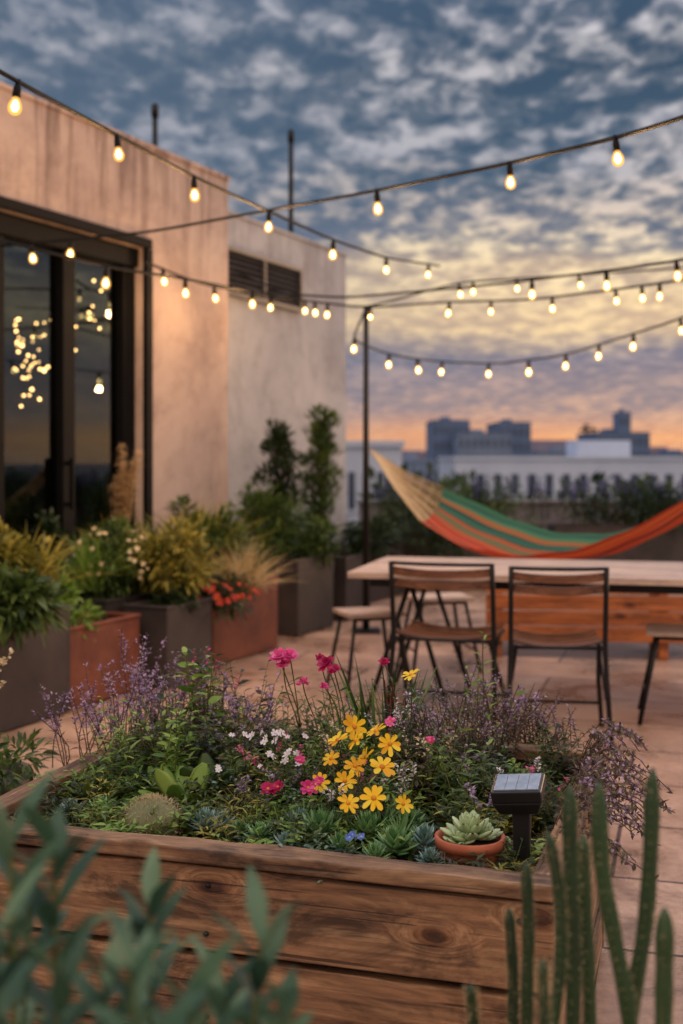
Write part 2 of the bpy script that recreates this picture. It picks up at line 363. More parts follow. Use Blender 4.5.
col=mixc(n,l,1,br.outputs[0],r.outputs[0],'MULTIPLY')
t2=noise(n,l,tc.outputs['Object'],34,5,.7); r2=ramp(n,[(.35,(.76,.73,.73,1)),(.6,(1,1,1,1))]); l.new(t2.outputs[0],r2.inputs[0])
col=mixc(n,l,1,col,r2.outputs[0],'MULTIPLY'); l.new(col,p.inputs['Base Color'])
rr=n.new('ShaderNodeMapRange'); l.new(t.outputs[0],rr.inputs[0]); rr.inputs[1].default_value=.3; rr.inputs[2].default_value=.65; rr.inputs[3].default_value=.14; rr.inputs[4].default_value=.5; l.new(rr.outputs[0],p.inputs['Roughness'])
ma=n.new('ShaderNodeMath'); ma.operation='MULTIPLY_ADD'; ma.inputs[1].default_value=.2; l.new(t2.outputs[0],ma.inputs[0])
mi=n.new('ShaderNodeMath'); mi.operation='SUBTRACT'; mi.inputs[0].default_value=1; l.new(br.outputs['Fac'],mi.inputs[1]); l.new(mi.outputs[0],ma.inputs[2])
l.new(bump(n,l,ma.outputs[0],.4,.003),p.inputs['Normal']); l.new(p.outputs[0],out.inputs[0])
m_floor=m
mb=MB(); mb.box2((-7,-5,-19.9),(9,14.4,0)); mb.done('terrace_floor',[m_floor])
m_par=simple('parapet_render',(96,92,98),(122,116,120),.8,3)
mb=MB(); mb.box2((0.2,13.9,.004),(9,14.1,.82)); mb.box2((.18,13.86,.82),(9,14.14,.86)); mb.box2((8.8,-5,.004),(9,13.9,.82)); mb.done('parapet_wall',[m_par],bevel=.01)
# ------------------------------------------------------------------ building
def plaster(name,c,streak):
    m,n,l,out=newmat(name)
    tc=n.new('ShaderNodeTexCoord'); p=n.new('ShaderNodeBsdfPrincipled')
    t=noise(n,l,tc.outputs['Object'],1.1,8,.68,.5); r=ramp(n,[(.3,lin(c[0])),(.5,lin(c[1])),(.7,lin(c[2]))]); l.new(t.outputs[0],r.inputs[0])
    ts=noise(n,l,mapping(n,l,tc.outputs['Object'],(7,7,.5)),1.3,6,.65,.3); rs=ramp(n,[(.38,(.42,.38,.37,1)),(.52,(1,1,1,1))]); l.new(ts.outputs[0],rs.inputs[0])
    sx=n.new('ShaderNodeSeparateXYZ'); l.new(tc.outputs['Object'],sx.inputs[0])
    mr=n.new('ShaderNodeMapRange'); l.new(sx.outputs[2],mr.inputs[0]); mr.inputs[1].default_value=2.3; mr.inputs[2].default_value=3.6; mr.inputs[3].default_value=.0; mr.inputs[4].default_value=streak
    col=mixc(n,l,mr.outputs[0],r.outputs[0],mixc(n,l,1,r.outputs[0],rs.outputs[0],'MULTIPLY'))
    tg=noise(n,l,tc.outputs['Object'],5,6,.7,.3); rg=ramp(n,[(.32,(.82,.80,.80,1)),(.52,(1,1,1,1))]); l.new(tg.outputs[0],rg.inputs[0])
    col=mixc(n,l,1,col,rg.outputs[0],'MULTIPLY')
    l.new(col,p.inputs['Base Color']); p.inputs['Roughness'].default_value=.85; p.inputs['Specular IOR Level'].default_value=.2
    tb=noise(n,l,tc.outputs['Object'],45,6,.7); l.new(bump(n,l,tb.outputs[0],.35,.006),p.inputs['Normal']); l.new(p.outputs[0],out.inputs[0]); return m
m_pl=plaster('plaster',((158,140,134),(190,170,160),(206,188,176)),.85)
m_pl2=plaster('pale_plaster',((154,154,160),(180,180,184),(196,196,198)),.45)
m_in=simple('interior_dark',(34,40,50),(50,56,66),.8,2)
m,n,l,out=newmat('window_glass'); gl=n.new('ShaderNodeBsdfGlossy'); gl.inputs['Roughness'].default_value=.01; gl.inputs[0].default_value=(.7,.85,1,1)
tr=n.new('ShaderNodeBsdfTransparent'); tr.inputs[0].default_value=(.85,.92,.95,1); fr=n.new('ShaderNodeFresnel'); fr.inputs[0].default_value=1.9
mx=n.new('ShaderNodeMixShader'); l.new(fr.outputs[0],mx.inputs[0]); l.new(tr.outputs[0],mx.inputs[1]); l.new(gl.outputs[0],mx.inputs[2]); l.new(mx.outputs[0],out.inputs[0]); m_glass=m
WR=math.atan2(.905,.4254); W0=(-5.64,0,0)
bld=empty('rooftop_building',W0,WR)
mb=MB(); T=.35
mb.box2((1,0,0.003),(5.6,T,3.66)); mb.box2((5.6,0,2.9),(9.8,T,3.66)); mb.box2((9.8,0,.003),(11.04,T,3.66)); mb.box2((5.6,-.05,.003),(9.8,T,.11))
mb.box2((10.69,T,.003),(11.04,6,3.66)); mb.box2((1,T,.003),(1.35,6,3.66)); mb.box2((1.35,5.65,.003),(10.69,6,3.66))
mb.box2((1.35,T,3.3),(10.69,5.65,3.45))
mb.box2((.98,-.015,3.66),(11.06,T+.02,3.69))
mb.done('plaster_wall',[m_pl],bld)
mb=MB(); mb.box2((1.36,4.2,.01),(10.68,4.3,3.3)); mb.box2((1.36,T+.01,.01),(10.68,4.19,.05)); mb.box2((1.36,T+.01,.05),(1.4,4.19,3.3)); mb.box2((10.64,T+.01,.05),(10.68,4.19,3.3)); mb.done('interior_room',[m_in],bld)
mb=MB(); Y0,Y1=.06,.17
for x,wd in ((9.72,.15),(9.02,.13),(8.34,.06),(7.56,.16),(6.5,.08),(5.65,.1)): mb.box2((x-wd/2,Y0,.2),(x+wd/2,Y1,2.76))
mb.box2((5.6,Y0-.03,2.76),(9.798,Y1,2.898)); mb.box2((5.6,Y0-.02,.115),(9.798,Y1-.002,.2))
mb.box2((5.5,-.05,2.902),(9.86,-.001,2.97)); mb.box2((9.802,-.04,.11),(9.88,-.001,2.9))
mb.box2((8.98,Y0-.06,1.0),(9.0,Y0-.03,1.35)); mb.box2((8.98,Y0-.03,1.02),(9.0,Y0,1.05)); mb.box2((8.98,Y0-.03,1.3),(9.0,Y0,1.33))
mb.done('door_frame',[frame_black],bld,bevel=.004)
mb=MB(); mb.add([[5.7,.12,.2],[9.7,.12,.2],[9.7,.12,2.76],[5.7,.12,2.76]],[[0,1,2,3]]); mb.done('door_glass',[m_glass],bld)
mb=MB()
def toloc(p):
    q=np.array(p)-np.array(W0); c,s_=math.cos(-WR),math.sin(-WR); return np.array([q[0]*c-q[1]*s_,q[0]*s_+q[1]*c,q[2]])
anc=toloc(P(45,262,9.2)); anc[2]=3.29
for i in range(74):
    q=toloc(P(rng.uniform(13,76),rng.uniform(318,378),9.0+rng.uniform(0,1.2)))
    if i<8: q=toloc(P(36+rng.normal(0,8),392+rng.normal(0,9),9.2))
    if i>58: q=toloc(P(rng.uniform(88,124),rng.uniform(280,350),9.6))
    q[1]=max(q[1],.3); k=rng.uniform(.55,1.05)
    mb.lathe([(.0001,-.014*k),(.012*k,-.006*k),(.013*k,.004*k),(.0001,.014*k)],q,8,0)
    mb.tube([q+[0,0,.014],[q[0]*.7+anc[0]*.3,q[1],2.9],[anc[0],anc[1],3.29]],.0012,4,1,False)
mb.done('reflection_lights',[emis('reflection_dot',(1,.55,.18,1),8),m_socket],bld)  # glowing dots added behind the glass, standing in for string-light reflections
mb=MB(); mb.box2((7.0,1.6,.06),(9.2,2.3,.42)); mb.box2((7.0,2.3,.06),(9.2,2.45,.85)); mb.box2((6.9,1.6,.06),(7.0,2.45,.6)); mb.box2((9.2,1.6,.06),(9.3,2.45,.6)); mb.done('sofa',[simple('sofa_cloth',(70,72,80),(90,92,98),.9)],bld,bevel=.03)
fb=empty('service_block',W0,WR)
mb=MB(); S_=.14
mb.box2((11.05,S_,.003),(13.66,5,3.44)); mb.box2((11.05,S_-.015,3.44),(13.68,5,3.47)); mb.done('plaster_wall',[m_pl2],fb)
mb=MB(); y_a=S_-.045; y_b=S_-.002
mb.box2((11.14,y_a,2.74),(12.6,y_b,2.775)); mb.box2((11.14,y_a,3.12),(12.6,y_b,3.155)); mb.box2((12.565,y_a+.001,2.775),(12.6,y_b,3.12)); mb.box2((11.14,y_a+.001,2.775),(11.175,y_b,3.12)); mb.box2((11.85,y_a+.002,2.775),(11.88,y_b,3.12))
for k in range(7):
    zc_=2.80+k*.048; an=math.radians(40); R=np.array([[1,0,0],[0,math.cos(an),-math.sin(an)],[0,math.sin(an),math.cos(an)]])
    mb.box((11.87,S_-.024,zc_),(1.385,.035,.006),0,0,R)
mb.box2((11.176,S_-.006,2.776),(12.564,S_-.003,3.119),1)
mb.done('louvre_vent',[simple('louvre_metal',(66,60,60),(86,80,78),.5),frame_black],fb)
for (u,v0,v1,d) in ((155,104,175,11.2),(291,130,226,12.4)):
    b=P(u,v1,d); t_=P(u,v0,d); b[2]=3.4; mb=MB(); mb.tube([b,(b+t_)/2,t_],.026,10,0); mb.tube([t_-[0,0,.12],t_-[0,0,.02]],.036,10,0); mb.box(b+[0,0,.06],(.16,.16,.02)); mb.done('vent_pipe',[black])
# ------------------------------------------------------------------ planters
R25=WR-math.pi/2
def planter(u,v,w_,l_,h,mat,rz=R25):
    c=G(u,v); e1=np.array([math.cos(rz),math.sin(rz),0]); e2=np.array([-math.sin(rz),math.cos(rz),0]); 
    o=c-e1*w_/2+e2*l_/2; t=.02; mb=MB()
    mb.box2((-w_/2,-l_/2,.01),(w_/2,-l_/2+t,h)); mb.box2((-w_/2,l_/2-t,.01),(w_/2,l_/2,h))
    mb.box2((-w_/2,-l_/2+t,.01),(-w_/2+t,l_/2-t,h-.001)); mb.box2((w_/2-t,-l_/2+t,.01),(w_/2,l_/2-t,h-.001)); mb.box2((-w_/2+t,-l_/2+t,.02),(w_/2-t,l_/2-t,h-.04),1)
    mb.box2((-w_/2-.008,-l_/2-.008,h),(w_/2+.008,-l_/2+t+.01,h+.014)); mb.box2((-w_/2-.008,l_/2-t-.01,h),(w_/2+.008,l_/2+.008,h+.014))
    mb.box2((-w_/2-.008,-l_/2+t+.01,h),(-w_/2+t+.01,l_/2-t-.01,h+.013)); mb.box2((w_/2-t-.01,-l_/2+t+.01,h),(w_/2+.008,l_/2-t-.01,h+.013))
    mb.done('planter_box',[mat,m_soil],loc=(o[0],o[1],0),rz=rz,bevel=.003); return o
planter(-56,752,.5,.92,.56,dkbox); planter(68,712,.33,.66,.43,rust); planter(106,688,.5,.8,.5,dkbox)
planter(167,690,.3,.5,.47,dkbox); planter(213,668,.5,.88,.5,rust); planter(298,637,.45,.62,.57,dkbox)
planter(346,622,.42,.5,.52,dkbox); planter(368,604,.5,.9,.5,dkbox)
for i in range(5):
    c0=(1.25+i*1.75,12.5); mb=MB(); mb.box2((-.82,-.25,.01),(.82,-.23,.66)); mb.box2((-.82,.23,.01),(.82,.25,.66)); mb.box2((-.82,-.23,.01),(-.8,.23,.659)); mb.box2((.8,-.23,.01),(.82,.23,.659)); mb.box2((-.8,-.23,.02),(.8,.23,.62),1)
    mb.box2((-.83,-.262,.66),(.83,-.225,.675)); mb.done('planter_box',[dkbox,m_soil],loc=(c0[0],c0[1],0),bevel=.003)
    mb=MB(); bush(mb,(c0[0],c0[1],.84),(.88,.3,.23),2600,.07,.018,0,44,stem=1)
    bush(mb,(c0[0]+rng.normal(0,.2),c0[1]-.1,.84),(.85,.3,.24),1100,.12,.014,0,30)
    mb.done('hedge',[g_dark if i%2 else g_mid,g_brn])
    mb=MB()
    for k in range(28):
        tp=stems(mb,(c0[0]+rng.uniform(-.85,.85),c0[1]+rng.uniform(-.25,.2),.7),3,rng.uniform(.36,.50),.12,5,.05,.008,0,0,.003)
        spikes(mb,tp,.30,14,.030,.020,1)
    mb.done('lavender_plant',[g_dark,f_blu])
# ------------------------------------------------------------------ shrubs on left
def shrub(name,u0,u1,v0,v1,d,n,L,W,mat,cl=16,fl=None,prof='lance',dy=None,bz=None,nf=0,fr=.02):
    c=P((u0+u1)/2,(v0+v1)/2,d); rx=(u1-u0)/2/F*d; rz=(v1-v0)/2/F*d; mb=MB()
    bush(mb,c,(rx,dy or rx,rz),n,L,W,0,cl,prof,1,base_z=bz if bz is not None else max(.42,c[2]-rz))
    mats=[mat,g_brn]
    if fl:
        mats+= [fl,f_org]
        for i in range(nf):
            q=rd(1,-.2,1)[0]; pos=c+q*np.array([rx,rx,rz])*rng.uniform(.75,1.0)
            flower(mb,pos,q+[0,-.3,.5],fr*rng.uniform(.6,1.2),6,2,3)
    mb.done(name,mats)
shrub('yellow_green_shrub',-60,50,515,630,6.2,1700,.09,.03,g_yel,20)
shrub('leafy_shrub',-60,62,575,640,5.75,1300,.10,.035,g_mid,16)
shrub('leafy_shrub',30,95,585,640,6.6,700,.08,.03,g_brt,12)
shrub('daisy_shrub',62,165,520,612,7.4,2600,.06,.018,g_mid,26,f_crm,nf=100,fr=.015)
shrub('green_shrub',130,205,515,600,7.4,1500,.08,.02,g_yel,18)
shrub('green_shrub',150,200,585,620,7.2,700,.07,.02,g_dark,12)
shrub('green_shrub',225,305,490,565,9.4,1700,.09,.02,g_mid,20)
shrub('green_shrub',165,245,495,575,8.3,1500,.09,.022,g_mid,16)
shrub('red_flower_shrub',160,265,580,610,7.7,1300,.05,.018,g_dark,18,f_red,nf=100,fr=.02)
shrub('green_shrub',285,345,522,575,9.5,1300,.08,.02,g_mid,16)
shrub('green_shrub',340,400,515,565,10.5,1300,.09,.02,g_dark,16)
shrub('green_shrub',385,470,508,565,12,1200,.09,.02,g_dark,16)
shrub('leafy_shrub',15,70,515,560,8.0,700,.08,.03,g_dark,12,bz=.1)
def ograss(u,v,d,h,n,mat,lean=.5,W=.008,nm='ornamental_grass'):
    mb=MB(); b=P(u,v,d); grass(mb,b,n,h,lean,W,0,.05,.3); mb.done(nm,[mat])
ograss(240,592,8.0,.52,460,g_str,.7,.006); ograss(200,575,8.2,.74,360,g_yel,.40,.010); ograss(180,590,7.6,.52,260,g_yel,.55,.01)
ograss(120,570,7.6,.5,260,g_yel,.45,.01); ograss(90,590,7.2,.5,160,g_brt,.4,.01)
ograss(262,575,9.2,.80,90,g_mid,.55,.026,'yucca_plant'); ograss(150,585,7.5,.62,80,g_mid,.6,.024,'yucca_plant'); ograss(30,590,6.3,.52,80,g_yel,.6,.022,'yucca_plant')
mb=MB(); b=P(122,565,7.7)
for k in range(8):
    tp=stems(mb,b,1,.72,.10,0,0,0,0,0,.004)
    for e,dd,p_ in tp:
        for q in np.linspace(.5,1,11):
            c=np.array([np.interp(q,np.linspace(0,1,7),p_[:,j]) for j in range(3)]); qq=rd(26,-.1,1); mb.leaves(c+0*qq,qq,.075*(1.25-.6*q),.005,.3,.1,'tiny',1)
mb.done('pampas_grass',[g_str,leafm('plume',[(170,140,100),(206,178,136)],.7,.3)])
def conifer(u,v0,v1,d,wd):
    mb=MB(); b=P(u,v1,d); t_=P(u+3,v0,d); H=t_[2]-b[2]; b[2]-=.25
    mb.tube([b,(b+t_)/2+[.02,0,0],t_],[.018,.012,.004],6,1)
    for k in range(44):
        f=k/43; c=b*(1-f)+t_*f; r=wd*(.6+.4*math.sin(math.pi*min(1,f*1.1)))*rng.uniform(.4,1.35)
        a=rng.uniform(0,6.28); e=c+np.array([math.cos(a)*r,math.sin(a)*r,.1]); mb.tube([c,e],[.006,.003],4,1,False)
        q=rd(38,-.3,1); mb.leaves(e+q*.05,q*[1,1,1.2]+[0,0,.8],.09,.014,.1,.15,'lance',0)
        q=rd(22,-.3,1); mb.leaves(c+q*.05,q+[0,0,.8],.09,.014,.1,.15,'lance',0)
    mb.done('columnar_conifer',[g_dark if u<300 else g_mid,g_brn])
conifer(279,444,540,9.9,.15); conifer(318,428,540,10.3,.12)
# ------------------------------------------------------------------ table
m_top=woodm('weathered_tabletop',(160,138,124),(196,172,156),(218,198,182),.5,0,1,False,.45)
TR=math.radians(-13.6); FL=np.array([.03,6.3,0])
tab=empty('dining_table',tuple(FL),TR)
mb=MB(); Lt,Wt=2.5,1.05
for k in range(6):
    y0=k*Wt/6; mb.box2((.0,y0+.002,.718),(Lt,y0+Wt/6-.002,.752))
mb.done('tabletop',[m_top],tab,bevel=.003)
mb=MB(); mb.box2((.1,.1,.67),(Lt-.1,.125,.716)); mb.box2((.1,Wt-.125,.67),(Lt-.1,Wt-.1,.716))
for x in (.3,Lt-.35):
    mb.box2((x-.02,.125,.672),(x+.02,Wt-.125,.712))
    for (ya,yb) in ((.12,.3),(Wt-.12,Wt-.3)):
        mb.tube([[x-.22,ya,.0],[x,ya+(yb-ya)*.4,.69]],.013,8,0); mb.tube([[x+.22,ya,.0],[x,ya+(yb-ya)*.4,.69]],.013,8,0)
    mb.tube([[x-.12,.18,.33],[x-.12,Wt-.18,.33]],.009,8,0)
mb.done('trestle_legs',[black],tab)
# ------------------------------------------------------------------ chairs
m_slat=woodm('chair_wood',(74,46,34),(112,72,50),(142,96,68),.45,0,1.4,False,.4)
def chair(x,y,rz,wd=.44):
    e=empty('folding_chair',(x,y,0),rz); h=wd/2; mb=MB()
    for s in (-1,1):
        mb.tube([[s*(h+.02),-.09,.0],[s*(h+.005),-.03,.30],[s*h,0,.46],[s*h,-.035,.70],[s*h,-.06,.84]],.0125,10,0)
        mb.tube([[s*(h+.03),.42,.0],[s*(h-.01),.2,.27],[s*(h-.025),.03,.455]],.0115,10,0)
        mb.tube([[s*(h-.012),-.01,.452],[s*(h-.012),.2,.44],[s*(h-.012),.43,.452]],.009,10,0)
        mb.tube([[s*(h+.002),-.035,.22],[s*(h-.012),.2,.44]],.007,8,0)
        mb.lathe([(.0001,-.02),(.015,-.02),(.015,.0),(.0001,.0)],(s*(h+.02),-.09,.02),10,0)
        mb.lathe([(.0001,-.02),(.015,-.02),(.015,.0),(.0001,.0)],(s*(h+.03),.42,.02),10,0)
    mb.tube([[-h-.012,.30,.14],[h+.012,.30,.14]],.008,8,0)
    xs=np.linspace(-h,h,9); mb.tube([[x_,-.06-.045*(1-(x_/h)**2),.835] for x_ in xs],.009,8,0)
    mb.tube([[-h,.0,.455],[h,.0,.455]],.009,8,0); mb.tube([[-h+.01,.43,.452],[h-.01,.43,.452]],.008,8,0)
    mb.done('frame',[black],e)
    mb=MB(); N=14
    def slat(fy,fz,wy,wz):
        xs=np.linspace(-h+.004,h-.004,N); v=[]
        for x_ in xs:
            yy=fy(x_); z_=fz(x_); v+= [[x_,yy-wy,z_-wz],[x_,yy+wy,z_-wz],[x_,yy+wy,z_+wz],[x_,yy-wy,z_+wz]]
        f=[]
        for i in range(N-1):
            for j in range(4): f.append([i*4+j,i*4+(j+1)%4,(i+1)*4+(j+1)%4,(i+1)*4+j])
        f+= [[0,3,2,1],[(N-1)*4+k for k in range(4)]]; mb.add(v,f,0)
    for k in range(7):
        yk=.03+k*.062; slat(lambda x_,yk=yk:yk,lambda x_,k=k:.470-.034*(1-(x_/h)**2)+.004*(k-3)**2*.5,.022,.006)
    for zc_,yo in ((.798,-.056),(.742,-.044)):
        slat(lambda x_,yo=yo:yo-.05*(1-(x_/h)**2)+.012,lambda x_,zc_=zc_:zc_-.012*(1-(x_/h)**2),.006,.020)
    mb.done('seat_and_back_slats',[m_slat],e,bevel=.002)
chair(1.02,5.66,math.radians(-6)); chair(.50,5.90,math.radians(-16),.50)
def stool(x,y,rz,w_=1.0):
    e=empty('metal_stool',(x,y,0),rz); mb=MB()
    for k in range(4): mb.box2((-.19*w_,-.165+k*.084,.445),(.19*w_,-.165+k*.084+.078,.468))
    mb.done('seat',[m_top],e,bevel=.002); mb=MB()
    for a in (-1,1):
        for b_ in (-1,1): mb.tube([[a*.22*w_,b_*.2,0],[a*.14*w_,b_*.13,.444]],.0115,8,0)
    for a in (-1,1): mb.tube([[a*.196*w_,-.18,.14],[a*.196*w_,.18,.14]],.007,8,0); mb.tube([[-.14*w_,a*.13,.434],[.14*w_,a*.13,.434]],.009,8,0)
    mb.done('legs',[black],e)
stool(.16,6.95,.3,.9); stool(1.80,6.20,math.radians(-14),1.15); stool(.62,7.7,.2)
m_or=woodm('orange_wood',(130,70,36),(180,104,54),(204,130,74),.5,0,1,True,.5)
e=empty('wooden_bench',(1.75,8.3,0),math.radians(-6)); mb=MB()
for k in range(4): mb.box2((-.75,-.25+k*.13,.44),(1.6,-.25+k*.13+.122,.47))
for k in range(3): mb.box2((-.75,-.28,.12+k*.105),(1.6,-.255,.12+k*.105+.098))
for x in (-.7,.4,1.5): mb.box2((x,-.25,.003),(x+.06,.22,.438))
mb.done('seat_and_panels',[m_or],e,bevel=.004)
# ------------------------------------------------------------------ posts and hammock
pole=P(366,500,9.3); ptop=P(366,308,9.3)[2]
mb=MB(); mb.tube([[pole[0],pole[1],0.02],[pole[0],pole[1],1.3],[pole[0],pole[1],ptop]],[.028,.024,.02],12,0); mb.box((pole[0],pole[1],.014),(.22,.22,.02)); 
mb.tube([[pole[0]-.02,9.3,ptop-.05],[pole[0]+.05,9.29,ptop-.05]],.008,6,0); mb.done('metal_post',[black])
mb=MB(); mb.tube([[3.0,8.2,.02],[3.0,8.2,1.4],[3.0,8.2,2.7]],.028,12,0); mb.box((3.0,8.2,.014),(.22,.22,.02)); mb.done('metal_post',[black])
m,n,l,out=newmat('hammock_cloth'); uvn=n.new('ShaderNodeUVMap'); sx=n.new('ShaderNodeSeparateXYZ'); l.new(uvn.outputs[0],sx.inputs[0])
st=[(60,116,84),(40,92,78),(70,134,98),(170,110,66),(36,88,78),(60,122,90),(40,96,80),(184,96,58),(74,130,90),(196,88,50),(90,116,74),(206,96,52),(186,62,42),(216,110,58),(200,76,46),(216,92,50),(130,54,48),(210,90,50),(226,124,70),(204,80,46),(220,106,56),(188,66,42)]
r=ramp(n,[(i/len(st),lin(c)) for i,c in enumerate(st)],'CONSTANT'); l.new(sx.outputs[1],r.inputs[0])
tn=noise(n,l,mapping(n,l,uvn.outputs[0],(260,60,1)),3,2); rr_=ramp(n,[(.3,(.6,.6,.6,1)),(.7,(1.1,1.1,1.1,1))]); l.new(tn.outputs[0],rr_.inputs[0])
col=mixc(n,l,1,r.outputs[0],rr_.outputs[0],'MULTIPLY'); p=n.new('ShaderNodeBsdfPrincipled'); l.new(col,p.inputs[0]); p.inputs['Roughness'].default_value=.85
l.new(bump(n,l,tn.outputs[0],.4,.004),p.inputs['Normal']); tr=n.new('ShaderNodeBsdfTranslucent'); l.new(col,tr.inputs[0]); mx=n.new('ShaderNodeMixShader'); mx.inputs[0].default_value=.3
l.new(p.outputs[0],mx.inputs[1]); l.new(tr.outputs[0],mx.inputs[2]); l.new(mx.outputs[0],out.inputs[0]); m_ham=m
A=np.array([pole[0]+.03,9.28,1.42]); Bp=np.array([2.98,8.2,1.54])
def hpt(u,v):
    c=A*(1-u)+Bp*u; sag=4*u*(1-u); c=c.copy(); c[2]-=.87*sag**.9
    wd=.60*min(1,(math.sin(math.pi*u))**.7*1.15); dirx=nrmz(Bp-A); sd_=np.array([-dirx[1],dirx[0],0])
    roll=.34-.50*u
    c=c+sd_*(-wd*v)*.7; c[2]+=.20*wd*v*v-roll*wd*v+(.010*math.sin(u*46+v*4)+.016*math.sin(v*17+u*6))*wd
    return c
e=empty('hammock'); NU,NV=60,32; v=[];uvs=[];f=[]
for i in range(NU+1):
    for j in range(NV+1):
        u=.17+.66*i/NU; v.append(hpt(u,-1+2*j/NV)); uvs.append((i/NU,j/NV*.999))
for i in range(NU):
    for j in range(NV): a=i*(NV+1)+j; f.append([a,a+1,a+NV+2,a+NV+1])
mb=MB(); mb.add(v,f,0,True); ho=mb.done('woven_cloth',[m_ham],e)
uvl=ho.data.uv_layers.new(name='UVMap')
for lp in ho.data.loops: uvl.data[lp.index].uv=uvs[lp.vertex_index]
mb=MB()
for (U0,E) in ((.17,A),(.83,Bp)):
    for j in range(25):
        q=hpt(U0,-1+2*j/24); mid=(q*.5+E*.5)+[0,0,-.03]; mb.tube([q,mid,E],.004,5,0,False)
    for k in range(1,6):
        ff=k/7; mb.tube([ (hpt(U0,-1+2*j/12))*(1-ff)+E*ff+[0,0,-.03*4*ff*(1-ff)] for j in range(13)],.003,4,0,False)
mb.done('rope_ends',[simple('cotton_rope',(176,150,112),(204,180,142),.9)],e)
# ------------------------------------------------------------------ string lights
def strand(pts,bulbs,scale=.80,light=()):
    pts=np.array(pts); seg=np.linalg.norm(np.diff(pts,axis=0),axis=1); s=np.concatenate([[0],np.cumsum(seg)])
    tt=np.linspace(0,s[-1],80)
    path=np.stack([np.interp(tt,s,pts[:,k]) for k in range(3)],1)
    for _ in range(6): path[1:-1]=(path[:-2]+2*path[1:-1]+path[2:])/4
    mb=MB(); mb.tube(path,.0085,6,0,False); mine=[]
    for b in bulbs:
        i=np.argmin(np.abs(path[:,0]/path[:,1]-(b-341.5)/F)); c=path[i]
        tilt=rng.normal(0,.10,2); R=np.array(Matrix.Rotation(tilt[0],3,'X')@Matrix.Rotation(tilt[1],3,'Y')); k=scale*rng.uniform(.92,1.08)
        mb.lathe([(.009,0.008),(.011,-.016),(.018*k,-.022),(.0195*k,-.066*k),(.017*k,-.072*k),(.0001,-.072*k)],c,12,0,R)
        o=c+R@np.array([0,0,-.07*k])
        mb.lathe([(.013*k,0),(.017*k,-.01*k),(.028*k,-.032*k),(.031*k,-.05*k),(.027*k,-.067*k),(.015*k,-.079*k),(.0001,-.083*k)],o,16,1,R)
        mb.lathe([(.0001,-.012*k),(.010*k,-.022*k),(.017*k,-.045*k),(.012*k,-.060*k),(.0001,-.068*k)],o,10,2,R)
        if b in light:
            ld=bpy.data.lights.new('bulb_light','POINT'); ld.energy=light[b]; ld.color=(1,.55,.22); ld.shadow_soft_size=.03
            lo=bpy.data.objects.new('bulb_light',ld); scene.collection.objects.link(lo); lo.location=tuple(o+np.array([0,0,-.125*k])); mine.append(lo)
    ob=mb.done('string_lights',[m_socket,m_shell,m_core])
    for lo in mine: lo.parent=ob
wp=lambda lst:[P(u,v,d) for u,v,d in lst]
strand(wp([(-90,20,3.9),(0,72,4.2),(100,126,4.9),(190,175,5.7),(270,212,6.6),(333,240,7.6),(386,258,8.7),(440,266,10)]),[15,117,193,270,333,386,430],light={117:9,193:15,270:15})
strand(wp([(820,62,3.6),(683,118,4.2),(612,139,4.6),(510,163,5.1),(380,190,5.9),(270,210,6.6),(150,232,7.2),(0,246,7.45)]),[614,510,380,73,34],light={614:8,510:9,380:9})
strand(wp([(-60,225,6.0),(0,240,6.2),(110,268,6.6),(180,278,7.0),(255,292,7.8),(345,298,8.6),(500,284,8.1),(612,270,7.4),(683,260,7.0),(800,235,6.3)]),[108,181,254,531,611,681],light={108:9,181:15,254:15,531:7})
strand(wp([(145,262,8.45),(200,284,8.9),(273,297,10),(366,308,9.3),(447,302,9.8),(530,300,9.2),(612,290,8.6),(683,280,8),(800,262,7.4)]),[164,212,273,328,447,490,556,612,643,664],light={164:4,212:5,273:5})
strand(wp([(366,308,9.3),(352,340,10.2),(390,355,10.8),(440,362,11.2),(500,364,11.2),(566,355,10.6),(633,334,9.8),(683,318,9.2),(760,285,8.5)]),[353,391,416,440,486,527,566,601,633,681],scale=.92,light={440:7,566:7})
strand(wp([(228,268,10.0),(300,300,10.8),(366,308,9.3),(430,290,9.6),(462,282,10),(560,276,10.4),(683,268,10.6),(800,255,10.6)]),[305,316,372,462,475,520,580])
# ------------------------------------------------------------------ raised wooden bed
BR=math.atan2(-.39,1.25); BO=np.array([-.865,2.655,0]); ba=np.array([math.cos(BR),math.sin(BR),0]); bb=np.array([-math.sin(BR),math.cos(BR),0])
LB,DB=1.325,1.08
wc=((88,64,48),(150,114,82),(188,154,116))
m_bed=woodm('bed_timber',*wc,.7,0,1.0,True,.95)
m_bedy=woodm('bed_timber_side',*wc,.7,1,1.0,True,.95)
m_bedz=woodm('bed_timber_post',(80,56,42),(124,92,66),(150,118,88),.68,2,1.0,False)
bed=empty('wooden_raised_bed',tuple(BO),BR)
mb=MB(); zs=[(.02,.146),(.160,.320),(.336,.508)]
for k,(z0,z1) in enumerate(zs):
    j=.007*(k%2)
    mb.plank((0,j,z0),(LB,.032+j,z1),wob=.004); mb.plank((0,DB-.032-j,z0),(LB,DB-j,z1))
mb.plank((-.012,-.014,.516),(LB+.012,.05,.548),wob=.0038); mb.plank((-.012,DB-.05,.516),(LB+.012,DB+.012,.548))
mb.done('long_boards',[m_bed],bed,bevel=.004)
mb=MB()
for k,(z0,z1) in enumerate(zs):
    j=.003*(k%2); mb.plank((.002+j,.045,z0),(.034+j,DB-.045,z1-.002),ax=1); mb.plank((LB-.034-j,.045,z0),(LB-.002-j,DB-.045,z1-.002),ax=1)
mb.plank((-.012,.052,.516),(.048,DB-.052,.546),ax=1); mb.plank((LB-.048,.052,.516),(LB+.012,DB-.052,.546),ax=1)
mb.done('short_boards',[m_bedy],bed,bevel=.004)
mb=MB()
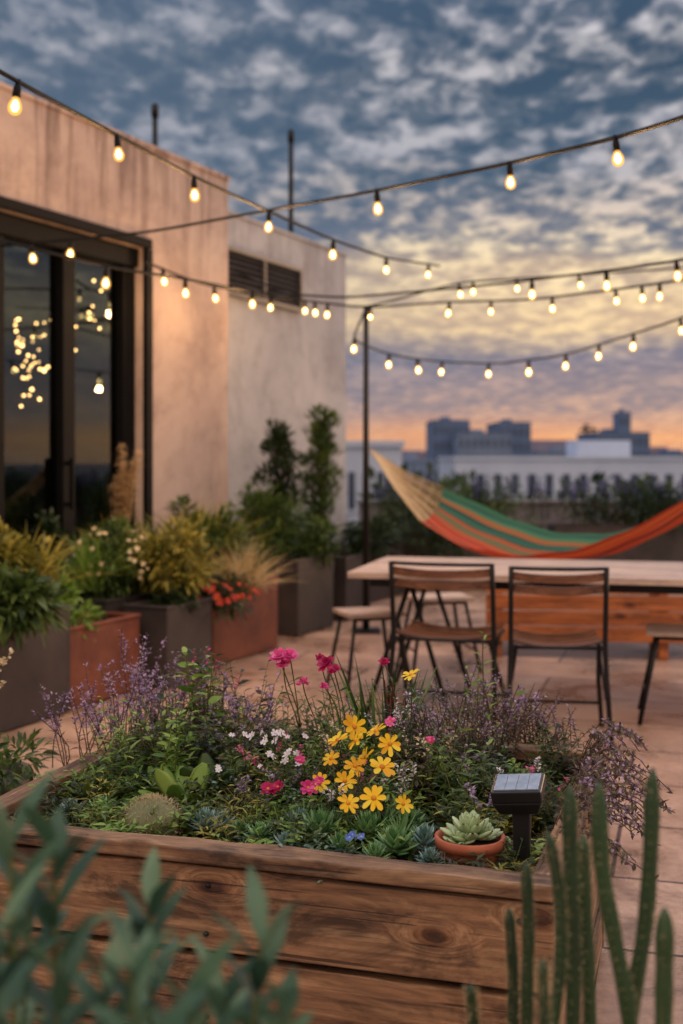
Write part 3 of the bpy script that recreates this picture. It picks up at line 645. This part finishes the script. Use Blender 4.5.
for x in (.037,LB-.097):
    for y in (.045,DB-.105): mb.box2((x,y,.01),(x+.06,y+.06,.512))
mb.done('corner_posts',[m_bedz],bed,bevel=.004)
mb=MB(); 
for x in (.07,.62,LB-.07):
    for z_ in (.09,.2,.28,.37,.47):
        R=np.array(Matrix.Rotation(math.radians(90),3,'X')); mb.lathe([(.0001,.006),(.005,.005),(.006,.0)],(x+rng.normal(0,.004),.0,z_),8,0,R)
mb.done('screws',[black],bed)
mb=MB(); NX,NY=40,34; v=[];f=[]
for i in range(NX+1):
    for j in range(NY+1): v.append([.035+(LB-.07)*i/NX,.033+(DB-.066)*j/NY,.475+rng.normal(0,.006)+.02*math.sin(i*.4)*math.sin(j*.5)])
for i in range(NX):
    for j in range(NY): a=i*(NY+1)+j; f.append([a,a+NY+1,a+NY+2,a+1])
mb.add(v,f,0,True); mb.done('soil',[m_soil],bed)
SZ=.48
def B(s,t,z=SZ): q=BO+ba*s+bb*t; q=q.copy(); q[2]=z; return q
def S(u,v): return G(u,v,SZ)
for name,mt,cnt,L,W,pf in (('groundcover_foliage',g_dark,50,.035,.011,'lance'),('groundcover_foliage',g_mid,64,.045,.009,'lance'),('sedum_mat',g_blue,22,.022,.010,'round'),('groundcover_foliage',g_brt,36,.045,.012,'lance'),('groundcover_foliage',g_yel,22,.04,.006,'lance'),('groundcover_foliage',g_purb,18,.03,.008,'lance')):
    mb=MB()
    for k in range(cnt):
        tt_=rng.uniform(.07,DB-.08); c=B(rng.uniform(.07,LB-.07),tt_); t_=rng.uniform(.5,1.3)*(.55+1.0*tt_)
        stems(mb,c,7,.09*t_,.06,12,L*rng.uniform(.7,1.3),W,0,1,.001,prof=pf,rb=.02)
    mb.done(name,[mt,g_stem])
for k in range(52):
    t_=rng.uniform(.3,DB-.07); s_=rng.uniform(.08,LB-.08); mt=[g_mid,g_brt,g_dark,g_yel,g_purb,g_blue,g_purb][rng.integers(0,7)]
    hh=rng.uniform(.12,.30)*(.7+.38*t_)*(1 if s_<LB*.8 else .65); L=rng.uniform(.02,.06); mb=MB()
    tp=stems(mb,B(s_,t_),rng.integers(6,13),hh,.09,rng.integers(10,20),L,L*rng.uniform(.1,.32),0,1,.0011,rb=.025)
    mats=[mt,g_stem]
    if k%2==0: spikes(mb,tp[:5],.28,16,.010,.007,2); mats.append([f_lav,f_wht,f_lav,f_pnk,f_crm][k//2%5])
    mb.done('herb_plant',mats)
for k,(u,v,h,mt) in enumerate([(250,800,.14,g_mid),(215,790,.12,g_dark),(300,790,.15,g_brt),(330,770,.2,g_mid),(275,770,.2,g_mid),(230,765,.18,g_brt),(420,790,.16,g_mid),(455,800,.16,g_dark),(110,790,.1,g_mid),(90,800,.09,g_brt),(140,770,.14,g_mid)]):
    mb=MB(); stems(mb,S(u,v),16,h,.09,18,.04,.009,0,1,.0012,rb=.03); mb.done('herb_plant',[mt,g_stem])
for (u,v,h,nn,sp) in ((110,775,.3,13,.14),(150,765,.3,13,.14),(190,770,.24,10,.12),(75,770,.22,9,.1),(240,760,.24,9,.1),(262,772,.2,7,.1),(130,750,.36,11,.12),(175,755,.3,9,.12)):
    mb=MB(); tp=stems(mb,S(u,v),nn,h,sp,12,.028,.004,0,2,.0013,rb=.03); spikes(mb,tp,.48,24,.012,.008,1)
    for e_,d_,p_ in tp[:nn//2]:
        for q in range(3):
            c=p_[rng.integers(3,6)]; ee=c+np.array([rng.normal(0,.03),rng.normal(0,.03),rng.uniform(.02,.06)]); mb.tube([c,ee],.0008,4,2,False); pos=c+(ee-c)*rng.uniform(.3,1,(9,1)); qd=rd(9); mb.leaves(pos,qd,.010,.006,0,.2,'tiny',1)
    mb.done('lavender_plant',[g_purb,f_lav,g_brn])
for (u,v,h,nn,sp) in ((440,800,.27,26,.13),(470,790,.25,24,.12),(410,790,.22,18,.1),(505,778,.22,20,.12),(455,765,.27,18,.12),(535,762,.2,20,.1),(500,758,.24,18,.12),(560,765,.16,16,.08)):
    mb=MB(); tp=stems(mb,S(u,v),nn,h,sp,30,.018,.006,0,2,.0012,rb=.03,t0=.2); spikes(mb,tp[::2],.3,14,.010,.007,1); mb.done('thyme_shrub',[g_purb if u not in(410,455,535) else g_dark,f_lav,g_brn])
mb=MB()
for k in range(66):
    s=rng.uniform(.30,1.0); b=B(LB-.06,s,.5); a=rng.uniform(-.9,.6); t=np.linspace(0,1,7); ln=rng.uniform(.1,.26)
    dv=ba*math.cos(a)+bb*math.sin(a); p_=b+dv*(ln*t)[:,None]; p_[:,2]+=.13*np.sin(t*2.2)*rng.uniform(.3,1.4)-.05*t*t
    mb.tube(p_,.0012,4,2,False); tt=rng.uniform(.15,1,34); pos=np.stack([np.interp(tt,t,p_[:,j]) for j in range(3)],1); qd=rd(34); mb.leaves(pos,qd,.016,.007,0,.2,'tiny',0)
    tt=rng.uniform(.5,1,11); pos=np.stack([np.interp(tt,t,p_[:,j]) for j in range(3)],1); mb.leaves(pos,rd(11),.011,.008,0,.2,'tiny',1)
mb.done('trailing_thyme',[g_purb,f_lav,g_brn])
mb=MB(); stems(mb,S(200,772),8,.31,.12,9,.07,.026,0,1,.002,prof='lance'); mb.done('mint_plant',[g_brt,g_stem])
mb=MB(); stems(mb,S(168,780),6,.27,.1,9,.06,.022,0,1,.002); mb.done('mint_plant',[g_mid,g_stem])
for (u,v,r_,mt) in ((186,816,.10,g_brt),(213,806,.1,g_mid),(168,804,.085,g_brt),(90,812,.07,g_mid)):
    mb=MB(); c=S(u,v); nL=11; a=np.arange(nL)*2.4; el=rng.uniform(.6,1.3,nL); d=np.stack([np.cos(a)*np.cos(el),np.sin(a)*np.cos(el),np.sin(el)],1)
    mb.leaves(np.repeat(c[None],nL,0),d,r_*1.3,r_*.5,.15,.22,'round',0,thick=.12); mb.done('leafy_succulent',[mt])
mb=MB(); grass(mb,S(385,785),26,.38,.3,.013,0,.02,.1); mb.done('iris_plant',[g_mid])
mb=MB(); grass(mb,S(350,780),14,.30,.4,.011,0,.02,.15); mb.done('iris_plant',[g_brt])
mb=MB(); tp=stems(mb,S(482,775),4,.36,.08,11,.06,.014,0,1,.002,t0=.4); mb.done('leafy_stem_plant',[g_brt,g_brn])
mb=MB(); tp=stems(mb,S(398,790),5,.34,.08,8,.05,.01,0,1,.0018,t0=.4); mb.done('leafy_stem_plant',[g_dark,leafm('stem_red',[(130,40,40),(160,60,50)])])
for (u,v) in ((255,835),(285,840),(240,820)):
    mb=MB(); grass(mb,S(u,v),50,.14,.6,.003,0,.012,.4); mb.done('ornamental_grass',[g_str if u==240 else g_brt])
def flowerstem(mb,base,head,r=.0016,sm=1,lm=0,nl=6,L=.04,W=.008):
    base=np.array(base); head=np.array(head); t=np.linspace(0,1,9)[:,None]; p_=base*(1-t)+head*t; p_[:,:2]+=(head-base)[:2]*(-.35)*np.sin(t*math.pi)+rng.normal(0,.006,2)*np.sin(t*math.pi*2)
    mb.tube(p_,r,6,sm,False)
    if nl: 
        tt=np.linspace(.1,.75,nl); pos=np.stack([np.interp(tt,t[:,0],p_[:,k]) for k in range(3)],1); a=np.arange(nl)*2.4; mb.leaves(pos,np.stack([np.cos(a),np.sin(a),np.full(nl,.7)],1),L,W,.2,.15,'lance',lm)
mb=MB()
for (u,v,d,r_,pm) in ((279,657,2.95,.024,2),(290,656,2.93,.022,2),(284,664,2.94,.020,2),(326,664,2.85,.022,4),(334,670,2.83,.016,4),(320,659,2.87,.014,4),(303,684,2.8,.018,2),(384,662,2.9,.013,4),(324,686,2.84,.012,2)):
    h=P(u,v,d); flowerstem(mb,S(u+rng.uniform(8,22),775),h)
    if v==684: pompon(mb,h,r_,60,2)
    else: flower(mb,h,(rng.normal(0,.3),-.6,.8),r_,9,pm,3,.5,2,.3); pompon(mb,h,r_*.7,30,pm)
mb.done('pink_flower_plant',[g_mid,g_stem,f_pnk,f_mag,f_mag])
mb=MB(); ys=[(354,727),(331,759),(376,731),(366,757),(345,781),(374,798),(348,803),(403,804),(411,675),(320,783),(390,744),(338,740),(382,767),(355,766),(356,741)]
for i,(u,v) in enumerate(ys):
    d=2.60+rng.uniform(-.06,.10)+(800-v)*.0025 if v>700 else 2.85; h=P(u,v,d)
    flowerstem(mb,S(np.clip(u+rng.normal(0,14),325,410),800),h,.0013,nl=4,L=.035,W=.005)
    flower(mb,h,(rng.normal(0,.5),-.6+rng.normal(0,.3),.75),.028*rng.uniform(.75,1.1),8,2,3,.46,1,.15)
stems(mb,S(365,800),22,.18,.09,14,.035,.006,0,1,.0012); mb.done('yellow_coreopsis',[g_brt,g_stem,f_yel,f_org])
mb=MB()
for i in range(24):
    u=rng.uniform(215,310); v=rng.uniform(730,778); d=2.85+rng.uniform(-.1,.15); h=P(u,v,d); flowerstem(mb,S(u+rng.normal(0,6),800),h,.001,nl=3,L=.025,W=.006); flower(mb,h,(rng.normal(0,.5),-.5,.8),.009*rng.uniform(.7,1.4),6,2,3,.6)
mb.done('white_daisies',[g_mid,g_stem,f_wht,f_crm])
mb=MB()
for (u,v,r_) in ((268,789,.014),(278,787,.012),(308,788,.015),(319,781,.010),(390,722,.010),(300,760,.009),(430,740,.008)):
    h=P(u,v,2.62); flowerstem(mb,S(u+6,815),h,.0012,nl=4,L=.03,W=.008); flower(mb,h,(rng.normal(0,.2),-.6,.7),r_*1.3,8,2 if u<300 else 4,3,.5,2,.2)
mb.done('red_flowers',[g_mid,g_stem,f_mag,f_org,f_pnk])
mb=MB(); h=P(354,838,2.42); flowerstem(mb,S(356,868),h,.001,nl=4,L=.02,W=.006)
for q in range(4): flower(mb,h+rng.normal(0,.007,3),(rng.normal(0,.3),-.7,.6),.008,5,2,3,.8)
mb.done('blue_flowers',[g_mid,g_stem,leafm('petal_cobalt',[(70,104,190),(120,150,210)]),f_wht])
g_suc=leafm('succulent_green',[(64,104,60),(96,138,80),(132,166,110)],.4,.0); g_pale=leafm('succulent_pale',[(150,172,122),(184,200,154)],.4,.0); g_sblu=leafm('succulent_blue',[(78,108,104),(112,142,132),(146,170,156)],.45,0)
for i,(u,v,r_,mt) in enumerate([(320,852,.062,g_suc),(368,850,.055,g_suc),(300,842,.045,g_sblu),(395,866,.055,g_suc),(340,866,.042,g_suc),(425,862,.05,g_sblu),(205,842,.045,g_sblu),(222,838,.035,g_sblu),(410,842,.05,g_suc),(260,854,.04,g_suc),(285,862,.035,g_sblu),(375,874,.035,g_suc),(100,826,.04,g_suc),(520,872,.03,g_suc),(345,842,.045,g_suc),(430,878,.032,g_sblu),(240,846,.03,g_suc),(70,826,.035,g_sblu)]):
    mb=MB(); c=S(u,v); c[2]+=.028; rosette(mb,c,r_*1.1,5,0,9,.3,.26 if i%3 else .36); mb.done('succulent_rosette',[mt])
for (u,v) in ((325,842),(380,840),(305,836),(400,850)):
    mb=MB(); c=S(u,v); q=rd(80,.05,1); mb.leaves(np.repeat(c[None],80,0)+[0,0,.02],q,.07*rng.uniform(.7,1.1,80),.008,-.1,.2,'lance',0,thick=.4); mb.done('spiky_succulent',[g_suc])
m_cb=leafm('cactus_body',[(96,100,66),(120,120,82)],.6,0)
mb=MB(); c=S(152,838)+[0,0,.034]; NR=20; R0=.064; v=[];f=[]; NA,NE=80,20
for i in range(NE+1):
    e_=math.pi*i/NE
    for j in range(NA):
        a=2*math.pi*j/NA; rr0=R0*(1+.07*math.cos(a*NR)*math.sin(e_)); v.append(c+np.array([rr0*math.sin(e_)*math.cos(a),rr0*math.sin(e_)*math.sin(a),rr0*.82*math.cos(e_)]))
for i in range(NE):
    for j in range(NA): f.append([i*NA+j,(i+1)*NA+j,(i+1)*NA+(j+1)%NA,i*NA+(j+1)%NA])
mb.add(v,f,0,True); bs=[];ds=[]
for j in range(NR):
    for i in range(1,14):
        e_=math.pi*.68*i/13; a=2*math.pi*j/NR; q=np.array([math.sin(e_)*math.cos(a),math.sin(e_)*math.sin(a),math.cos(e_)])
        for k in range(5): bs.append(c+q*R0*[1.06,1.06,.87]); ds.append(q+rng.normal(0,.55,3))
mb.leaves(np.array(bs),np.array(ds),.014,.0011,0,.1,'tiny',1); mb.done('barrel_cactus',[m_cb,leafm('spines',[(170,148,110),(206,184,144)],.6,.2)])
m_tc=simple('terracotta',(150,78,52),(186,106,74),.8,14)
ps=G(470,868,.485); e=empty('potted_succulent',tuple(ps)); mb=MB()
mb.lathe([(.0001,.0),(.05,.0),(.056,.012),(.066,.045),(.068,.048),(.074,.049),(.075,.068),(.070,.070),(.066,.068),(.064,.05)],(0,0,0),32,0); mb.lathe([(.0001,.054),(.03,.056),(.066,.052)],(0,0,0),20,1); mb.done('pot',[m_tc,m_soil],e)
mb=MB(); rosette(mb,(0,0,.06),.062,4,0,8,.4,.46,'round'); rosette(mb,(-.025,-.02,.058),.036,3,0,7,.4,.5,'round'); rosette(mb,(.03,.01,.058),.04,3,0,7,.4,.5,'round'); mb.done('succulent',[g_pale],e)
m_bp=simple('black_plastic',(20,20,22),(30,30,32),.38,20,0,.03)
m_sol=simple('solar_panel',(120,132,146),(150,160,172),.18,40,0,.02)
sp=G(522,868,.5); e=empty('solar_garden_light',(sp[0],sp[1],.495),math.radians(-16)); mb=MB()
mb.add([[-.015,-.01,-.03],[.015,-.01,-.03],[.015,.01,-.03],[-.015,.01,-.03],[-.02,-.014,.16],[.02,-.014,.16],[.02,.012,.16],[-.02,.012,.16]],[[0,3,2,1],[4,5,6,7],[0,1,5,4],[1,2,6,5],[2,3,7,6],[3,0,4,7]])
R=np.array(Matrix.Rotation(math.radians(15),3,'X')@Matrix.Rotation(math.radians(-6),3,'Y'))
mb.box((-.006,-.008,.172),(.104,.078,.026),0,0,R)
mb.add(np.array([[-.04,-.03,-.03],[.04,-.03,-.03],[.04,.03,-.03],[-.04,.03,-.03],[-.052,-.039,.0],[.052,-.039,.0],[.052,.039,.0],[-.052,.039,.0]])@R.T+[-.006,-.006,.159],[[0,3,2,1],[4,5,6,7],[0,1,5,4],[1,2,6,5],[2,3,7,6],[3,0,4,7]])
mb.done('body',[m_bp],e,bevel=.003); mb=MB(); pc=np.array([-.006,-.008,.172])
for i in range(4): mb.box(pc+R@np.array([-.0345+i*.023,0,.0142]),(.0222,.064,.003),0,0,R)
mb.done('panel',[m_sol],e,bevel=.0006)
# ------------------------------------------------------------------ pink heather left of bed
mb=MB(); hb=np.array([-1.12,3.55,.42])
for k in range(6):
    tp=stems(mb,hb+[rng.normal(0,.12),rng.normal(0,.08),0],18,.38,.2,14,.03,.006,0,3,.0015); spikes(mb,tp[:9],.5,34,.018,.012,1); spikes(mb,tp[9:],.4,34,.018,.012,2)
bush(mb,(-1.1,3.45,.44),(.25,.2,.12),900,.05,.014,0,14); bush(mb,(-1.08,3.35,.3),(.2,.12,.16),600,.05,.014,0,10)
mb.done('heather_plant',[g_mid,leafm('petal_rose',[(190,130,120),(224,180,166)]),f_crm,g_brn])
mb=MB(); mb.lathe([(.0001,0),(.16,0),(.2,.36),(.215,.37),(.215,.41),(.19,.41),(.18,.38),(.0001,.38)],(-1.14,3.56,.003),32,0); mb.done('plant_pot',[dkbox])
# ------------------------------------------------------------------ foreground plants
g_fg=leafm('sage_leaf',[(40,68,54),(64,96,72),(110,138,104)],.5,.2); 
mb=MB()
fg=[(55,1100,815,1.15,.09),(10,1100,790,1.12,.09),(150,1120,870,1.2,.085),(262,1130,905,1.1,.085),(105,1120,950,1.05,.08),(-5,1120,890,1.0,.085),(60,1150,930,.98,.08),(190,1150,965,1.0,.075),(285,1150,975,1.1,.07),(30,1120,860,1.2,.085),(225,1140,960,1.15,.08),(130,1140,930,.95,.08)]
for (u,vb,vt,d,L) in fg:
    b=P(u+rng.normal(0,15),vb,d); t_=P(u,vt+40,d); b[2]=.62; tt=np.linspace(0,1,6)[:,None]; p_=b*(1-tt)+t_*tt; mb.tube(p_,.0025,6,1,False)
    nn=17; q=np.linspace(.35,1,nn); pos=np.stack([np.interp(q,tt[:,0],p_[:,k]) for k in range(3)],1); a=np.arange(nn)*2.4+rng.uniform(0,6); upv=.25+1.6*q**2
    mb.leaves(pos,np.stack([np.cos(a),np.sin(a),upv],1),L*rng.uniform(.75,1.2,nn),.021,.2,.2,'lance',0,jit=.15)
mb.done('sage_plant',[g_fg,g_stem])
mb=MB(); mb.box2((-.55,.85,.01),(.08,1.3,.6)); mb.box2((-.56,.84,.6),(.09,1.31,.63)); mb.done('planter_box',[dkbox],bevel=.005)
m_cac=leafm('cactus_skin',[(34,56,34),(50,76,44)],.5,0); mb=MB()
cac=[([(527,1080),(527,1000),(529,930),(526,862)],1.62,5.5),([(512,1080),(514,980),(509,908)],1.66,5),([(546,1080),(562,960),(560,890),(548,832)],1.5,5.5),([(572,1080),(574,960),(570,860),(570,786)],1.55,7),([(592,1080),(588,960),(584,880),(583,835)],1.6,6),
([(633,1080),(630,1010),(612,930),(600,860),(599,782)],1.45,7.5),([(626,1090),(630,1010),(646,930),(651,850),(653,768)],1.47,7),([(662,1090),(664,1000),(665,908)],1.4,8),([(545,1080),(544,1010),(543,960)],1.4,5),([(472,1080),(474,1020),(470,985)],1.6,5)]
bs=[];ds=[]
for pts,d,rp in cac:
    k=np.array([P(u,v,d) for u,v in pts]); t=np.linspace(0,1,len(k)); tt=np.linspace(0,1,32); pth=np.stack([np.interp(tt,t,k[:,j]) for j in range(3)],1)
    for _ in range(12): pth[1:-1]=(pth[:-2]+2*pth[1:-1]+pth[2:])/4
    pth[0][2]=.43; r0=rp/F*d; rad=r0*(1+.06*np.sin(tt*23+rp)); rad[-4:]*=np.array([.95,.82,.6,.2]); mb.tube(pth,rad,28,0,True,.16,6)
    for i in range(2,31,1):
        for a in range(6):
            th=a/6*6.283+.1; dd=np.array([math.cos(th),math.sin(th),.2])
            for _ in range(3): bs.append(pth[i]+dd*r0*1.08); ds.append(dd+rng.normal(0,.5,3))
mb.leaves(np.array(bs),np.array(ds),.007,.0007,0,.1,'tiny',1)
mb.done('columnar_cactus',[m_cac,g_str])
mb=MB(); mb.lathe([(.0001,0),(.12,0),(.17,.40),(.19,.41),(.19,.45),(.165,.45),(.16,.43),(.0001,.43)],(.31,1.50,.003),32,0); mb.done('plant_pot',[m_tc])
# ------------------------------------------------------------------ city
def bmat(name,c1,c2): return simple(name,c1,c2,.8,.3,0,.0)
m_w1=bmat('far_white_render',(168,180,200),(188,198,214)); m_w2=bmat('far_hazed_grey_render',(96,114,142),(118,134,158)); m_w3=bmat('far_hazed_blue_render',(80,102,134),(94,114,144))  # bluish distance haze is mixed into the grey and blue base colours
m_win=simple('far_window',(46,58,78),(62,74,94),.3,1); m_lit=emis('lit_window',(1,.7,.4,1),.6)
def building(name,u0,u1,v0,d,depth,mat,rows=3,cols=6,lit=0):
    x0=(u0-341.5)/F*d; x1=(u1-341.5)/F*d; zt=HC+(HY-v0)/F*d; e=empty(name,((x0+x1)/2,d,0)); w_=x1-x0; mb=MB()
    mb.box2((-w_/2,0,-19.9),(w_/2,depth,zt)); mb.box2((-w_/2-.1,-.1,zt),(w_/2+.1,depth,zt+.25))
    bw=min(w_*.25,4); mb.box2((-w_*.2,depth*.3,zt+.25),(-w_*.2+bw,depth*.6,zt+.25+max(.8,bw*.3))); mb.done('walls',[mat],e)
    mb=MB(); cw=w_/cols
    for r_ in range(rows):
        for c_ in range(cols):
            xx=-w_/2+(c_+.5)*cw; z1=zt-1.0-r_*3.1; mb.box2((xx-cw*.22,-.06,z1-1.5),(xx+cw*.22,-.01,z1),1 if rng.random()<lit else 0)
            mb.box2((xx-cw*.26,-.12,z1-1.6),(xx+cw*.26,-.01,z1-1.52),2)
    mb.done('windows',[m_win,m_lit,mat],e)
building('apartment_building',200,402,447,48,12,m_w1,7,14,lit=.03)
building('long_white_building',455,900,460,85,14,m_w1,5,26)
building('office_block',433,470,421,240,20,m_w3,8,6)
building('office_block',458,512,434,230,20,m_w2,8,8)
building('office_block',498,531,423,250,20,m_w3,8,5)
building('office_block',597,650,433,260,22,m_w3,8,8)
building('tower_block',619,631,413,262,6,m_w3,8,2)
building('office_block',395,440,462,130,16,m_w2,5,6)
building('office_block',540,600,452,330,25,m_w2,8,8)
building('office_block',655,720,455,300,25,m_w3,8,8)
mb=MB()
for k in range(420):
    d=rng.uniform(350,1500); x=rng.uniform(-.5,.9)*d; w_=rng.uniform(8,40); h=rng.uniform(2,10)*(d/900)-4+rng.random()**4*10; mb.box2((x,d,-19.9),(x+w_,d+30,min(h,8)))
mb.done('distant_city',[bmat('haze_city',(112,110,130),(128,122,138))])  # distance haze put into the base colour
mb=MB(); b=P(586,455,320); t_=P(586,424,320); mb.tube([b,t_],.5,6,0); mb.tube([P(580,430,320),P(597,430,320)],.4,6,0); mb.tube([P(581,430,320),P(586,424,320),P(597,430,320)],.15,4,0); mb.done('tower_crane',[black])
mb=MB()
for k in range(40):
    d=rng.uniform(30,44); c=np.array([rng.uniform(.02,.55)*d,d,rng.uniform(-2,-.6)]); q=rd(160); mb.leaves(c+q*rng.uniform(.4,1.6,(160,1)),q+rd(160)*.5,.5,.25,.1,.1,'tiny',0)
mb.done('distant_trees',[g_dark])
# ------------------------------------------------------------------ camera
cd=bpy.data.cameras.new('camera'); co=bpy.data.objects.new('camera',cd); scene.collection.objects.link(co); scene.camera=co
co.location=(0,0,HC); co.rotation_euler=(math.radians(90),0,0); cd.sensor_fit='VERTICAL'; cd.sensor_height=36; cd.sensor_width=24
cd.lens=F/1024*36; cd.shift_y=-(512-HY)/1024; cd.clip_start=.05; cd.clip_end=9000
cd.dof.use_dof=True; cd.dof.focus_distance=2.75; cd.dof.aperture_fstop=2.6
scene.view_settings.view_transform='Standard'; scene.view_settings.look='None'; scene.view_settings.exposure=0
